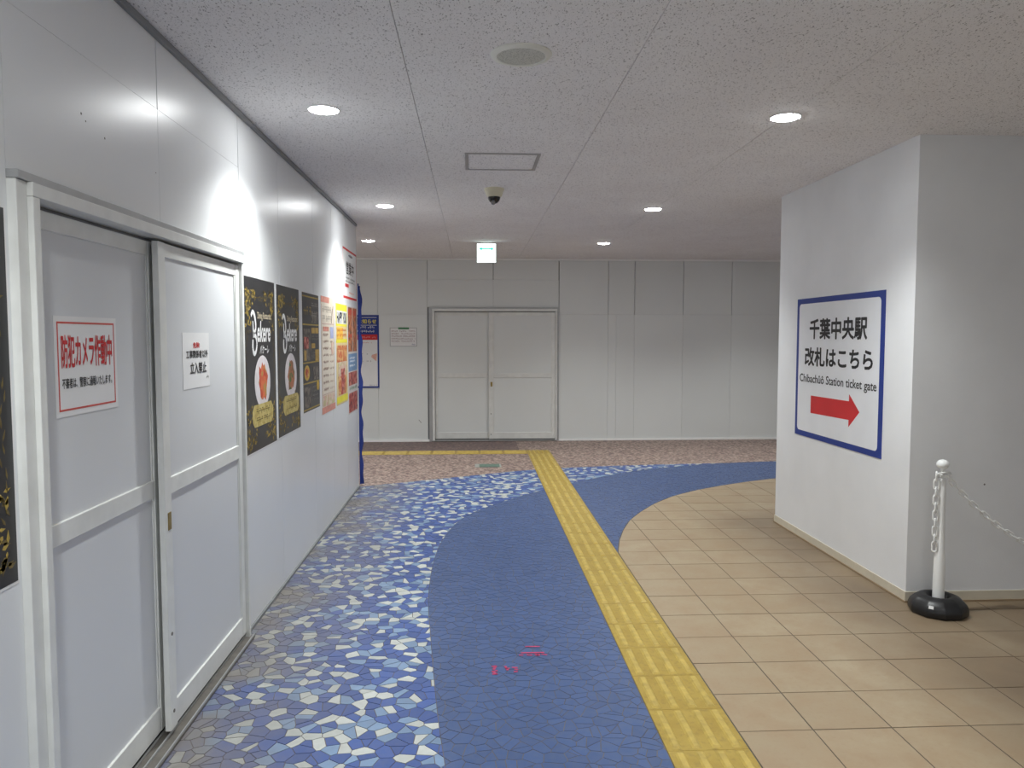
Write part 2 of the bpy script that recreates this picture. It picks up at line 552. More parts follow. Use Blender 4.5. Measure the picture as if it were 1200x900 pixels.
x = TX0 - TT / 2
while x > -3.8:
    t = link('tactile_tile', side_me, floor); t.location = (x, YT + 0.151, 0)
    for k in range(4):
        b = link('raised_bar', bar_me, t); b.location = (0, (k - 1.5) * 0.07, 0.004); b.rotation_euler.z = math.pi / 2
    x -= TT

# far paving, too fine to tell its pieces apart
q = MB()
line = [p for p in C3.pts]
q.poly(line + [(6.0, YF), (-4.5, YF)], 0, 0.002)
q.obj('far_paving', M_PINK, floor)
boxo('dark_paving_band', M_PINKD, (-4.4, 0.6, YT + 0.305, YF - 0.02, 0.0005, 0.0026), floor)

# floor hatch in the pink paving
h = empty('floor_hatch', loc=(0.17, 8.73, 0.002))
tag(h, 'small green metal access cover set into the pink floor', 'floor hatch')
boxo('hatch_frame', mat('hatch_steel', (176, 178, 172), 0.4, 0.1, 40, metal=0.5), (-0.15, 0.15, -0.115, 0.115, 0, 0.002), h)
boxo('cover_plate', mat('hatch_green', (92, 116, 104), 0.5, 0.2, 30), (-0.10, 0.13, -0.095, 0.095, 0.002, 0.004), h)
boxo('cover_lip', mat('hatch_dark', (52, 58, 54), 0.6), (-0.10, 0.13, -0.105, -0.096, 0.002, 0.0045), h)

# pink marking strokes sprayed on the blue paving
m_pink = mat('marking_pink', (184, 66, 108), 0.7, 0.2, 60)
mk = empty('floor_marking', loc=(0.2, 3.43, 0.0034))
tag(mk, 'faded pink handwritten marks sprayed on the blue paving', 'marking')
def stroke(q, a, b, w, z0=0.0, z1=0.0003):
    dx, dy = b[0] - a[0], b[1] - a[1]; L = math.hypot(dx, dy) or 1; nx, ny = -dy / L * w / 2, dx / L * w / 2
    q.poly([(a[0] - nx, a[1] - ny), (b[0] - nx, b[1] - ny), (b[0] + nx, b[1] + ny), (a[0] + nx, a[1] + ny)], z0, z1)
for name, strokes in (('upper_stroke', [((0.045, 0.147), (0.115, 0.145)), ((0.02, 0.075), (0.13, 0.075))]),
                      ('middle_strokes', [((0.01, 0.05), (0.03, 0.05)), ((0.045, 0.052), (0.07, 0.045)), ((0.085, 0.06), (0.105, 0.04)), ((0.115, 0.058), (0.14, 0.046)), ((0.09, 0.04), (0.105, 0.06))]),
                      ('lower_left_glyph', [((-0.12, -0.07), (-0.1, -0.06)), ((-0.1, -0.06), (-0.112, -0.1)), ((-0.12, -0.12), (-0.095, -0.11)), ((-0.12, -0.145), (-0.096, -0.145)), ((-0.118, -0.12), (-0.098, -0.145))]),
                      ('lower_right_glyph', [((-0.06, -0.065), (-0.05, -0.11)), ((-0.06, -0.09), (-0.04, -0.09)), ((-0.03, -0.08), (-0.005, -0.085)), ((-0.02, -0.1), (-0.004, -0.105)), ((-0.024, -0.125), (-0.006, -0.125))])):
    q = MB()
    for a, b in strokes: stroke(q, a, b, 0.011)
    q.obj(name, m_pink, mk)

# ------------------------------------------------------------------ the ceiling
ceiling = boxo('ceiling', mat('ceiling_joint', (120, 116, 116), 0.9), (XWW, XE, YB, YF + 0.1, CZ + 0.012, CZ + 0.1))
tag(ceiling, 'white pitted acoustic board ceiling with thin joints', 'ceiling', kind='structure')
CX = [XWW] + [-0.265 + 0.905 * k for k in range(-4, 7)] + [XE]
CX = [c for c in CX if XWW <= c <= XE]
CY = [YB] + [3.03 + 0.918 * k for k in range(-6, 9)] + [YF]
for i in range(len(CX) - 1):
    for j in range(len(CY) - 1):
        a, b, c, d = CX[i], CX[i + 1], CY[j], CY[j + 1]
        if b < -1.3 and d < YL - 0.2: continue
        if b - a < 0.02: continue
        boxo('ceiling_board', M_CEIL, (a + 0.0014, b - 0.0014, c + 0.0005, d - 0.0005, CZ, CZ + 0.011), ceiling)

# ------------------------------------------------------------------ left hoarding wall with its panels
wall_left = boxo('wall_left', M_JOINT, (XW - 0.12, XW - 0.041, YB, YL, 0, CZ))
tag(wall_left, 'white flat-panel hoarding wall hung with restaurant posters', 'wall', kind='structure')
def panel_left(y0, y1, z0, z1, thin=0.0012):
    boxo('wall_panel', M_PANEL, (XW - 0.04, XW, y0 + thin, y1 - thin, z0 + 0.0004, z1 - 0.0004), wall_left)
DY0, DY1, DZ = 1.945, 3.795, 1.885          # the door opening
ys = [YB, -2.3, -1.4, -0.5, 0.15, 1.03, DY0]
for a, b in zip(ys[:-1], ys[1:]):
    panel_left(a, b, 0.0, 2.29); panel_left(a, b, 2.29, CZ)
for a, b in ((DY0, 2.868), (2.868, 3.82)):
    panel_left(a, b, 2.29, CZ, 0.0028)
    panel_left(a, b, DZ, 2.29, 0.0008)
boxo('wall_panel', M_PANEL, (XW - 0.04, XW, DY1, 3.8188, 0, DZ), wall_left)
ys = [3.82, 4.57, 5.53, 6.25, 6.95, YL]
for a, b in zip(ys[:-1], ys[1:]): panel_left(a, b, 0.0, CZ, 0.0024)
# scuffs on the panels above the door
for (yy, zz, r) in ((2.32, 2.12, 0.0038), (2.345, 2.105, 0.0028), (2.46, 2.085, 0.0036), (2.84, 2.06, 0.0025)):
    q = MB(); q.poly([(r * math.cos(a * 1.05) * (1 + 0.4 * math.sin(3 * a)), r * math.sin(a * 1.05)) for a in range(6)], 0, 0.0004)
    o = q.obj('scuff_mark', mat('scuff', (112, 110, 108), 0.8), wall_left); o.matrix_world = on_left(yy, zz, 0.0001)

for k, (a, b, x1) in enumerate(((YB, 4.02, 0.016), (4.035, 5.98, 0.014), (5.99, YL, 0.014))):
    q = MB(); q.box(XW - 0.02, XW + x1, a, b, CZ - 0.026, CZ - 0.001)
    o = q.obj('trim_%d' % (k + 1), M_TRIMG, bevel=0.002)
    tag(o, ['grey ceiling runner above the sliding door of the poster wall', 'grey ceiling runner above the black posters', 'grey ceiling runner at the far end of the poster wall'][k], 'trim', kind='structure')
o = boxo('baseboard_left', M_TRIMG, (XW - 0.001, XW + 0.012, 3.80, YL, 0.0, 0.018))
tag(o, 'low grey floor runner under the poster wall', 'baseboard', kind='structure')

# ------------------------------------------------------------------ sliding doors
def build_door(name, mtx, label, W, panel_m, near, handle_u):
    d = empty(name, mtx); tag(d, label, 'door', kind='structure')
    # local: u along the wall, v up, n out of the wall
    def b(nm, m, u0, u1, v0, v1, n0, n1, parent=d, bev=0.0015):
        return boxo(nm, m, (u0, u1, v0, v1, n0, n1), parent, bevel=bev)
    b('jamb', M_ALU if not near else M_DOORF, 0.0, 0.046, 0.0, 1.862, -0.038, 0.022)
    b('jamb_stop', M_DOORF, 0.047, 0.078, 0.0, 1.826, -0.038, 0.036)
    b('jamb', M_ALU, W - 0.026, W, 0.0, 1.862, -0.038, 0.022)
    b('jamb_stop', M_DOORF, W - 0.05, W - 0.027, 0.0, 1.826, -0.038, 0.030)
    b('header', M_DOORF, 0.047, W - 0.027, 1.827, 1.862, -0.038, 0.036)
    b('drip_flashing', M_ALU, 0.0, W, 1.863, 1.884, -0.038, 0.028)
    b('header_box', M_TRIMG, 0.079, W - 0.051, 1.79, 1.826, -0.038, -0.034)
    tr = b('floor_track', M_TRACK, 0.03, W - 0.03, 0.004, 0.012, -0.038, 0.05)
    for n0 in (-0.028, 0.004, 0.044):
        b('track_rail', M_ALU, 0.03, W - 0.03, 0.012, 0.022, n0, n0 + 0.005, tr, 0.0008)
    mid = W * 0.472
    for (u0, u1, nf, front) in ((0.080, mid + 0.035, -0.020, False), (mid - 0.025, W - 0.052, 0.014, True)):
        lf = b('door_leaf', panel_m, u0 + 0.02, u1 - 0.02, 0.05, 1.81, nf - 0.016, nf - 0.009, d, 0.0)
        sw = 0.062 if front else 0.03
        b('stile', M_DOORF, u0, u0 + sw, 0.035, 1.815, nf - 0.018, nf + 0.004, lf)
        b('stile', M_DOORF, u1 - 0.05, u1, 0.035, 1.815, nf - 0.018, nf, lf)
        b('rail', M_DOORF, u0 + sw, u1 - 0.05, 1.765, 1.815, nf - 0.018, nf - 0.002, lf)
        b('rail', M_DOORF, u0 + sw, u1 - 0.05, 0.9, 0.962, nf - 0.018, nf - 0.001, lf)
        b('rail', M_DOORF, u0 + sw, u1 - 0.05, 0.035, 0.125, nf - 0.018, nf - 0.001, lf)
        for v0, v1 in ((0.125, 0.9), (0.962, 1.765)):     # glazing beads round each infill panel
            b('bead', M_DOORF, u0 + sw, u0 + sw + 0.008, v0, v1, nf - 0.012, nf - 0.005, lf, 0.0)
            b('bead', M_DOORF, u1 - 0.058, u1 - 0.05, v0, v1, nf - 0.012, nf - 0.005, lf, 0.0)
        if front:
            hd = b('pull_handle', M_BRASS, u0 + 0.022, u0 + 0.05, 0.775, 0.84, nf + 0.003, nf + 0.0065, lf)
            for v in (0.10, 0.39):
                q = MB(); q.lathe([(0.007, 0), (0.007, 0.002), (0.003, 0.003)], 8, (u0 + 0.03, v, nf + 0.004)); q.obj('screw', M_TRACK, lf)
    return d
build_door('door_1', on_left(DY0, 0), 'white double sliding door in the poster wall, two notices taped on', 1.85, M_DOORP, True, 0)
FDX0 = -0.61
build_door('door_2', on_far(FDX0, 0), 'pale grey double sliding door in the far wall', 1.82, M_PANELF, False, 0)

# ------------------------------------------------------------------ far wall
wall_far = boxo('wall_far', M_JOINT, (XWW, XE, YF + 0.041, YF + 0.1, 0, CZ))
tag(wall_far, 'pale grey flat-panel wall closing the passage', 'wall', kind='structure')
def panel_far(x0, x1, z0, z1, g=0.0015):
    boxo('wall_panel', M_PANELF, (x0 + g, x1 - g, YF, YF + 0.04, z0 + 0.0008, z1 - 0.0008), wall_far)
FX = [XWW, -3.7, -2.9, -2.0, -1.317, -0.63]
for a, b in zip(FX[:-1], FX[1:]):
    panel_far(a, b, 0.03, 1.785, 0.0012); panel_far(a, b, 1.785, 2.535, 0.0012)
panel_far(-0.63, 0.288, 2.265, 2.535, 0.004); panel_far(0.288, 1.208, 2.265, 2.535, 0.004)
panel_far(-0.63, 0.288, 1.885, 2.265, 0.001); panel_far(0.288, 1.208, 1.885, 2.265, 0.001)
boxo('wall_panel', M_TRIMG, (-0.628, FDX0 - 0.001, YF + 0.012, YF + 0.04, 0.0, 1.884), wall_far)
FX = [1.212, 1.907, 2.282, 2.975, 3.672, 4.375, 5.1, XE]
for a, b in zip(FX[:-1], FX[1:]): panel_far(a, b, 1.785, 2.535, 0.0036 if a > 1.5 and a < 4 else 0.003)
FX = [1.212, 1.907, 2.023, 2.282, 2.975, 3.672, 4.375, 5.1, XE]
for a, b in zip(FX[:-1], FX[1:]): panel_far(a, b, 0.03, 1.785, 0.001)
for k, (a, b) in enumerate(((XWW, FDX0 - 0.002), (1.212, XE))):
    o = boxo('baseboard_far_%s' % ('left', 'right')[k], mat('runner_white', (247, 247, 246), 0.4, 0.02), (a, b, YF - 0.014, YF + 0.04, 0.0025, 0.03))
    tag(o, ['white floor runner of the far wall, left of its door', 'white floor runner of the far wall, right of its door'][k], 'baseboard', kind='structure')
o = boxo('trim_4', mat('runner_white', (247, 247, 246), 0.4, 0.02), (XWW, XE, YF - 0.012, YF + 0.04, CZ - 0.024, CZ - 0.001))
tag(o, 'white ceiling runner along the far wall', 'trim', kind='structure')
q = MB(); stroke(q, (0, 0), (0.035, -0.045), 0.006, 0, 0.0004)
o = q.obj('scuff_mark', mat('scuff', (112, 110, 108), 0.8), wall_far); o.matrix_world = on_far(-0.76, 0.31, 0.0005)

# ------------------------------------------------------------------ right pillar and the walls out of view
pillar = boxo('wall_right', M_PILLAR, (XP, XE, YP0, YP1, 0, CZ))
tag(pillar, 'white rough-painted pillar carrying the blue-bordered station sign', 'wall', kind='structure')
q = MB(); q.poly([(0.0055 * math.cos(a), 0.0055 * math.sin(a)) for a in range(6)], 0, 0.0004)
o = q.obj('scuff_mark', mat('scuff', (112, 110, 108), 0.8), pillar); o.matrix_world = frame((2.83, YP0 - 0.0004, 0.66), (1, 0, 0), (0, 0, 1), (0, -1, 0))
bl = boxo('baseboard_right', M_BASE, (XP - 0.006, XP - 0.0002, YP0 - 0.006, YP1 + 0.006, 0.012, 0.062))
tag(bl, 'cream skirting along the sign side of the pillar', 'baseboard', kind='structure')
boxo('floor_bead', M_BASED, (XP - 0.012, XP - 0.0002, YP0 - 0.012, YP1 + 0.006, 0.004, 0.012), bl)
bl = boxo('baseboard_front', M_BASE, (XP, XR, YP0 - 0.006, YP0 - 0.0002, 0.012, 0.062))
tag(bl, 'cream skirting on the pillar face behind the chain post', 'baseboard', kind='structure')
boxo('floor_bead', M_BASED, (XP, XR, YP0 - 0.012, YP0 - 0.0002, 0.004, 0.012), bl)
for nm, bx, lab in (('wall_back', (XWW, XE, YB - 0.1, YB, 0, CZ), 'plain white wall behind the viewpoint'),
                    ('wall_side_right', (XR, XR + 0.1, YB, YP0, 0, CZ), 'plain white wall beyond the right edge of the picture'),
                    ('wall_end_right', (XE, XE + 0.1, YP1, YF, 0, CZ), 'plain white wall ending the passage behind the pillar'),
                    ('wall_end_left', (XWW - 0.1, XWW, YL, YF, 0, CZ), 'plain white wall ending the passage behind the poster wall'),
                    ('wall_return', (XWW, XW - 0.004, YL + 0.001, YL + 0.05, 0, CZ), 'white return of the hoarding at the end of the poster wall')):
    tag(boxo(nm, M_PILLAR, bx), lab, 'wall', kind='structure')

# ------------------------------------------------------------------ ceiling fittings
def make_downlight():
    d = empty('downlight')
    q = MB(); q.lathe([(0.068, 0.0), (0.068, -0.003), (0.072, -0.005), (0.076, -0.003), (0.077, 0.0)], 36)
    q.obj('trim_ring', mat('lamp_ring_white', (232, 232, 230), 0.4), d, True)
    q = MB(); q.lathe([(0.0675, -0.001), (0.060, -0.007), (0.035, -0.0115), (0.0, -0.013)], 36, cap=False)
    s = NT('lamp_lens')
    n = s.mr(s.noise(20), 0, 1, 0.97, 1.0)
    cmb = s.n('ShaderNodeCombineColor'); s.l(s.math('MULTIPLY', n, 0.975), cmb.inputs[0]); s.l(n, cmb.inputs[1]); s.l(n, cmb.inputs[2])
    s.l(cmb.outputs[0], s.b.inputs['Emission Color']); s.b.inputs['Emission Strength'].default_value = LENS_GLOW
    q.obj('lens', s.m, d, True)
    ld = bpy.data.lights.new('downlight_lamp', 'SPOT')
    ld.energy = LAMP_W * 4; ld.spot_size = math.radians(126); ld.spot_blend = 1.0; ld.shadow_soft_size = 0.05; ld.color = LAMP_COLOR
    lo = bpy.data.objects.new('lamp', ld); COL.objects.link(lo); lo.parent = d; lo.location = (0, 0, -0.065)
    return d
dl = make_downlight()
spots = [(-0.708, 3.79, 'round ceiling downlight nearest above the sliding door of the poster wall'),
         (-0.724, 6.51, 'round ceiling downlight above the colourful menu posters'),
         (-1.175, 8.87, 'small distant ceiling downlight beside the end of the poster wall'),
         (1.545, 3.80, 'large bright ceiling downlight nearest the white pillar'),
         (1.534, 6.56, 'ceiling downlight second in the row beside the pillar'),
         (1.525, 8.97, 'farthest ceiling downlight of the row beside the pillar'),
         (3.79, 8.97, 'ceiling downlight hidden behind the pillar'),
         (-3.40, 8.90, 'ceiling downlight hidden behind the poster wall'),
         (-0.71, 1.05, 'ceiling downlight overhead beside the poster wall, outside the picture'), (1.54, 1.05, 'ceiling downlight overhead above the beige tiles, outside the picture'),
         (-0.71, -1.65, 'ceiling downlight behind the viewpoint beside the hoarding'), (1.54, -1.65, 'ceiling downlight behind the viewpoint in mid passage'), (3.5, -0.3, 'ceiling downlight behind the viewpoint near the right side wall')]
for i, (x, y, lab) in enumerate(spots):
    o = dl if i == 0 else copy_tree(dl)
    o.location = (x, y, CZ)
    tag(o, lab, 'ceiling light', 'round ceiling downlights')

sp = empty('ceiling_speaker', loc=(0.189, 3.02, CZ))
tag(sp, 'round cream ceiling speaker with perforated grille', 'speaker')
q = MB(); q.lathe([(0.092, -0.008), (0.094, -0.012), (0.112, -0.010), (0.118, -0.004), (0.118, 0.0)], 48, cap=False)
q.obj('rim', mat('speaker_rim', (232, 231, 222), 0.5), sp, True)
s = NT('speaker_grille')
v = s.n('ShaderNodeTexVoronoi', Scale=190.0); s.l(s.pos(), v.inputs['Vector'])
col = s.mix(s.mr(v.outputs['Distance'], 0.25, 0.4), rgb((140, 140, 130)), rgb((206, 205, 196)))
s.l(col, s.b.inputs['Base Color']); s.b.inputs['Roughness'].default_value = 0.6
q = MB(); q.lathe([(0.0, -0.0125), (0.05, -0.012), (0.093, -0.009)], 48, cap=False)
q.obj('grille', s.m, sp, True)

h = empty('ceiling_hatch', loc=(0.182, 4.845, CZ))
tag(h, 'square ceiling access hatch in a thin grey frame', 'ceiling hatch')
# the frame is added once ring_frame exists
ceil_hatch = h
boxo('hatch_door', M_CEIL, (-0.199, 0.199, -0.199, 0.199, -0.004, 0.0), h)

c = empty('dome_camera', loc=(0.16, 5.72, CZ))
tag(c, 'small cream dome security camera with smoked bubble', 'security camera')
q = MB(); q.lathe([(0.072, 0.0), (0.072, -0.016), (0.066, -0.026), (0.056, -0.056), (0.047, -0.062), (0.0, -0.063)], 32)
q.obj('base', mat('camera_cream', (214, 208, 184), 0.4), c, True)
q = MB(); q.lathe([(0.046 * math.cos(a * 0.196), -0.060 - 0.05 * math.sin(a * 0.196)) for a in range(9)], 28, cap=False)
q.obj('dome', mat('camera_smoked', (22, 22, 24), 0.12), c, True)
q = MB(); q.lathe([(0.016, 0.0), (0.016, 0.02), (0.010, 0.024), (0.0, 0.024)], 16)
o = q.obj('lens', mat('camera_lens_ring', (150, 150, 152), 0.25, metal=0.6), c, True)
o.location = (-0.008, -0.026, -0.098); o.rotation_euler = (math.radians(130), 0, 0)

# exit sign
ex = empty('exit_sign', frame((0.161, 8.96, CZ), (1, 0, 0), (0, 0, 1), (0, -1, 0)))
tag(ex, 'glowing white square sign with green two-way arrow under the ceiling', 'exit sign')
boxo('mounting_plate', M_DOORF, (-0.07, 0.07, -0.012, 0.0, -0.03, 0.01), ex)
boxo('housing', M_DOORF, (-0.112, 0.112, -0.235, -0.012, -0.022, 0.008), ex, 0.003)
boxo('light_panel', mat('exit_white', (236, 255, 250), 0.4, 0.01, emit=3.0), (-0.108, 0.108, -0.231, -0.016, 0.008, 0.0095), ex)
m_gr = mat('exit_green', (40, 200, 176), 0.4, 0.02, emit=1.5)
q = MB()
q.poly([(-0.084, -0.075), (-0.052, -0.098), (-0.052, -0.081), (0.052, -0.081), (0.052, -0.098), (0.084, -0.075), (0.052, -0.052), (0.052, -0.069), (-0.052, -0.069), (-0.052, -0.052)], 0.0095, 0.0102)
q.obj('arrow', m_gr, ex)
q = MB()
m_pale = mat('exit_pale_green', (190, 250, 232), 0.4, 0.02, emit=2.0)
for a in ((-0.03, -0.02, -0.195, -0.14), (0.028, 0.036, -0.2, -0.14), (-0.03, 0.036, -0.14, -0.133), (-0.012, 0.0, -0.16, -0.148)): q.box(*a, 0.0095, 0.0102)
stroke(q, (-0.006, -0.16), (0.004, -0.178), 0.012, 0.0095, 0.0102); stroke(q, (0.004, -0.178), (0.016, -0.2), 0.008, 0.0095, 0.0102); stroke(q, (0.004, -0.178), (-0.012, -0.196), 0.008, 0.0095, 0.0102)
q.obj('pictogram', m_pale, ex)

# ------------------------------------------------------------------ lettering
def text_mesh(txt, bold=0.0, shear=0.0):
    cu = bpy.data.curves.new('lettering', 'FONT'); cu.body = txt; cu.size = 1.0; cu.offset = bold; cu.shear = shear
    cu.resolution_u = 3
    o = bpy.data.objects.new('lettering', cu); COL.objects.link(o)
    bpy.context.view_layer.update()
    me = bpy.data.meshes.new_from_object(o.evaluated_get(bpy.context.evaluated_depsgraph_get()))
    bpy.data.objects.remove(o); bpy.data.curves.remove(cu)
    return me
def put_text(name, txt, m, parent, u0, u1, v0, v1, lay, bold=0.0, shear=0.0):
    me = text_mesh(txt, 0.0, shear)
    n = len(me.vertices); co = np.empty(n * 3); me.vertices.foreach_get('co', co); co = co.reshape(-1, 3)
    if bold:                              # heavier strokes: the outlines laid over each other, slightly shifted
        faces = [tuple(p.vertices) for p in me.polygons]
        sh = [(0, 0), (bold, 0), (-bold, 0), (0, bold), (0, -bold), (0.7 * bold, 0.7 * bold), (-0.7 * bold, -0.7 * bold), (0.7 * bold, -0.7 * bold), (-0.7 * bold, 0.7 * bold)]
        vs = np.concatenate([co + np.array([a, b, 0.0]) for a, b in sh])
        fs = [tuple(v + k * n for v in f) for k in range(len(sh)) for f in faces]
        bpy.data.meshes.remove(me); me = bpy.data.meshes.new(name); me.from_pydata(vs.tolist(), [], fs)
        co = vs; n = len(vs)
    lo, hi = co.min(0), co.max(0)
    co[:, 0] = u0 + (co[:, 0] - lo[0]) / max(hi[0] - lo[0], 1e-6) * (u1 - u0)
    co[:, 1] = v0 + (co[:, 1] - lo[1]) / max(hi[1] - lo[1], 1e-6) * (v1 - v0)
    co[:, 2] = lay
    if bold: co[:, 2] += np.repeat(np.arange(9), n // 9) * 4e-5
    me.vertices.foreach_set('co', co.ravel()); me.materials.clear(); me.materials.append(m); me.update()
    me.name = name
    return link(name, me, parent)
LT = 0.0005
def ring_frame(name, m, parent, a, b, c, d, t, z0, z1):
    q = MB()
    for z in (z0, z1):
        q.v += [(a, c, z), (b, c, z), (b, d, z), (a, d, z), (a + t, c + t, z), (b - t, c + t, z), (b - t, d - t, z), (a + t, d - t, z)]
    for k in range(4):
        j = (k + 1) % 4
        q.f += [(8 + k, 8 + j, 12 + j, 12 + k), (k, j, 8 + j, 8 + k), (4 + j, 4 + k, 12 + k, 12 + j), (j, k, 4 + k, 4 + j)]
    q.mi = [0] * len(q.f)
    return q.obj(name, m, parent)
class Sheet:
    """a printed sheet; local u right, v up, n out of the wall"""
    def __init__(s, name, mtx, w, h, label, cat, paper, group=None, thick=0.0012, curl=0.0):
        s.root = empty(name, mtx); tag(s.root, label, cat, group); s.w, s.h, s.t = w, h, thick
        q = MB(); q.box(0, w, 0, h, 0.0003, thick); q.obj('paper', paper, s.root)
    def polys(s, name, polys, m, lay=1, parent=None):
        q = MB()
        for p in polys:
            if area(p) < 0: p = p[::-1]
            q.poly(p, s.t + (lay - 1) * LT, s.t + lay * LT)
        return q.obj(name, m, parent or s.root)
    def rects(s, name, rs, m, lay=1):
        for k, (a, b, c, d) in enumerate(rs): o = s.polys(name, [[(a, c), (b, c), (b, d), (a, d)]], m, lay)
        return o
    def border(s, name, m, ins, t, lay=1):
        return ring_frame(name, m, s.root, ins, s.w - ins, ins, s.h - ins, t, s.t + (lay - 1) * LT, s.t + lay * LT)
    def text(s, name, txt, m, u0, u1, v0, v1, lay=2, bold=0.0, shear=0.0):
        return put_text(name, txt, m, s.root, u0, u1, v0, v1, s.t + lay * LT, bold, shear)
    def lines(s, name, m, u0, u1, vs, hgt, lay=2, seed=1, fill=0.75):
        r = random.Random(seed); rs = []
        for v in vs:
            u = u0
            while u < u1 - hgt * 0.3:
                wd = min(hgt * r.uniform(0.5, 1.0), u1 - u)
                if r.random() < fill + 0.15:
                    k = r.randint(0, 2)
                    rs.append((u, u + wd * 0.8, v + hgt * 0.4, v + hgt * 0.55))
                    if k != 1: rs.append((u + wd * 0.3, u + wd * 0.45, v, v + hgt * 0.38))
                    if k != 2: rs.append((u + 0.05 * wd, u + wd * 0.7, v + hgt * 0.8, v + hgt * 0.95))
                    rs.append((u + wd * 0.55, u + wd * 0.68, v + hgt * 0.57, v + hgt * 0.78))
                u += wd
        return tag(s.polys(name, [[(a, c), (b, c), (b, d), (a, d)] for a, b, c, d in rs], m, lay), kind='stuff')
def ell(u, v, a, b, n=28, ph=0.0, wob=0.0, seed=0):
    r = random.Random(seed)
    return [(u + a * math.cos(ph + 2 * math.pi * k / n) * (1 + r.uniform(-wob, wob)), v + b * math.sin(ph + 2 * math.pi * k / n) * (1 + r.uniform(-wob, wob))) for k in range(n)]
def ribbon(pts, w):
    out = []
    for a, b, wa, wb in zip(pts[:-1], pts[1:], w[:-1], w[1:]):
        dx, dy = b[0] - a[0], b[1] - a[1]; L = math.hypot(dx, dy) or 1; nx, ny = -dy / L / 2, dx / L / 2
        out.append([(a[0] - nx * wa, a[1] - ny * wa), (b[0] - nx * wb, b[1] - ny * wb), (b[0] + nx * wb, b[1] + ny * wb), (a[0] + nx * wa, a[1] + ny * wa)])
    return out
def leaf(u, v, ang, L, w):
    c, s_ = math.cos(ang), math.sin(ang)
    return [(u + x * c - y_ * s_, v + x * s_ + y_ * c) for x, y_ in ((0, 0), (L * 0.35, -w), (L, 0), (L * 0.35, w))]

ring_frame('hatch_frame', mat('hatch_frame_grey', (166, 162, 160), 0.5), ceil_hatch, -0.225, 0.225, -0.225, 0.225, 0.019, -0.0001, -0.006)

# ------------------------------------------------------------------ posters on the left wall
def restaurant_poster(y0, y1, z0, z1, label, dish, seed):
    w, h = y1 - y0, z1 - z0
    S_ = Sheet('restaurant_poster', on_left(y0, z0), w, h, label, 'poster', M_PAPER, 'black restaurant posters')
    S_.rects('black_ground', [(0.006, w - 0.006, 0.007, h - 0.003)], M_PBLACK, 1)
    r = random.Random(seed)
    gold, olive = [], []
    for sx in (0, 1):
        for k in range(90):          # vine leaves gathered in the upper corners
            t = r.random(); du = 0.05 + 0.17 * r.random() ** 1.6; dv = 0.07 + 0.2 * r.random() ** 1.7
            if du > 0.13 and dv > 0.13: continue
            u = du if sx == 0 else w - du
            (gold if r.random() < 0.6 else olive).append(leaf(u, h - dv, r.uniform(0, 6.28), r.uniform(0.018, 0.036), r.uniform(0.004, 0.008)))
        for k in range(90):
            du = 0.04 + 0.2 * r.random() ** 1.6; dv = 0.045 + 0.2 * r.random() ** 1.7
            if du > 0.14 and dv > 0.12: continue
            u = du if sx == 0 else w - du
            (gold if r.random() < 0.45 else olive).append(leaf(u, dv, r.uniform(0, 6.28), r.uniform(0.018, 0.036), r.uniform(0.004, 0.008)))
        for k in range(16):
            u = (0.045 if sx == 0 else w - 0.045) + r.uniform(-0.012, 0.012)
            olive.append(leaf(u, 0.2 + 0.5 * k / 16, r.uniform(1.2, 1.9), 0.03, 0.0035))
    for k in range(14): olive.append(leaf(0.2 + (w - 0.4) * k / 14, h - 0.105 + r.uniform(-0.006, 0.006), r.uniform(-0.3, 0.3), 0.03, 0.003))
    tag(S_.polys('gold_leaves', gold, M_GOLD, 2), kind='stuff'); tag(S_.polys('olive_leaves', olive, M_OLIVE, 2), kind='stuff')
    T = lambda d: h - d
    S_.text('small_heading', 'Dining Restaurant', M_CREAMT, 0.25, 0.52, T(0.222), T(0.176), 2, 0.012)
    b = [(0.135, T(0.20)), (0.165, T(0.178)), (0.20, T(0.20)), (0.218, T(0.25)), (0.205, T(0.275)), (0.178, T(0.292)), (0.215, T(0.305)), (0.232, T(0.345)), (0.212, T(0.383)), (0.178, T(0.392)), (0.158, T(0.365)), (0.162, T(0.32))]
    b = smooth_curve(b, 4)
    sw = [0.018 + 0.008 * math.sin(math.pi * k / (len(b) - 1) * 3) ** 2 for k in range(len(b))]
    S_.polys('initial_letter', ribbon(b, sw) + ribbon([(0.165, T(0.225)), (0.178, T(0.31))], [0.012, 0.02]), M_PAPER, 2)
    S_.text('name_lettering', 'ekere', M_PAPER, 0.24, 0.50, T(0.335), T(0.222), 2, 0.025, 0.12)
    S_.text('kana_lettering', 'バケーレ', M_PAPER, 0.285, 0.465, T(0.397), T(0.35), 2, 0.02, 0.1)
    S_.polys('plate', [ell(0.33, T(0.545), 0.152, 0.14)], M_PLATE, 2)
    S_.polys('dish', [ell(0.335, T(0.545), 0.085, 0.092, 22, 0, 0.22, seed)], dish, 3)
    pw0, pw1, pv0, pv1 = 0.125, 0.525, T(0.775), T(0.66)
    S_.polys('plaque', [[(pw0, pv0 + 0.03), (pw0 + 0.035, pv0), (pw1 - 0.035, pv0), (pw1, pv0 + 0.03), (pw1, pv1 - 0.03), (pw1 - 0.035, pv1), (pw0 + 0.035, pv1), (pw0, pv1 - 0.03)]], M_PLAQ, 4)
    S_.lines('plaque_print', M_OLIVE, pw0 + 0.07, pw1 - 0.06, (pv0 + 0.066, pv0 + 0.02), 0.03, 5, seed)
    return S_
restaurant_poster(3.842, 4.452, 0.878, 1.783, 'black restaurant poster with a plate of red pasta, next to the sliding door', M_PASTA, 11)
p2 = restaurant_poster(4.484, 5.066, 0.884, 1.781, 'black restaurant poster with a brownish dish, beside the black menu', M_DISH, 12)
restaurant_poster(1.318, 1.932, 0.872, 1.79, 'black restaurant poster cut off by the left edge of the picture', M_PASTA, 13)

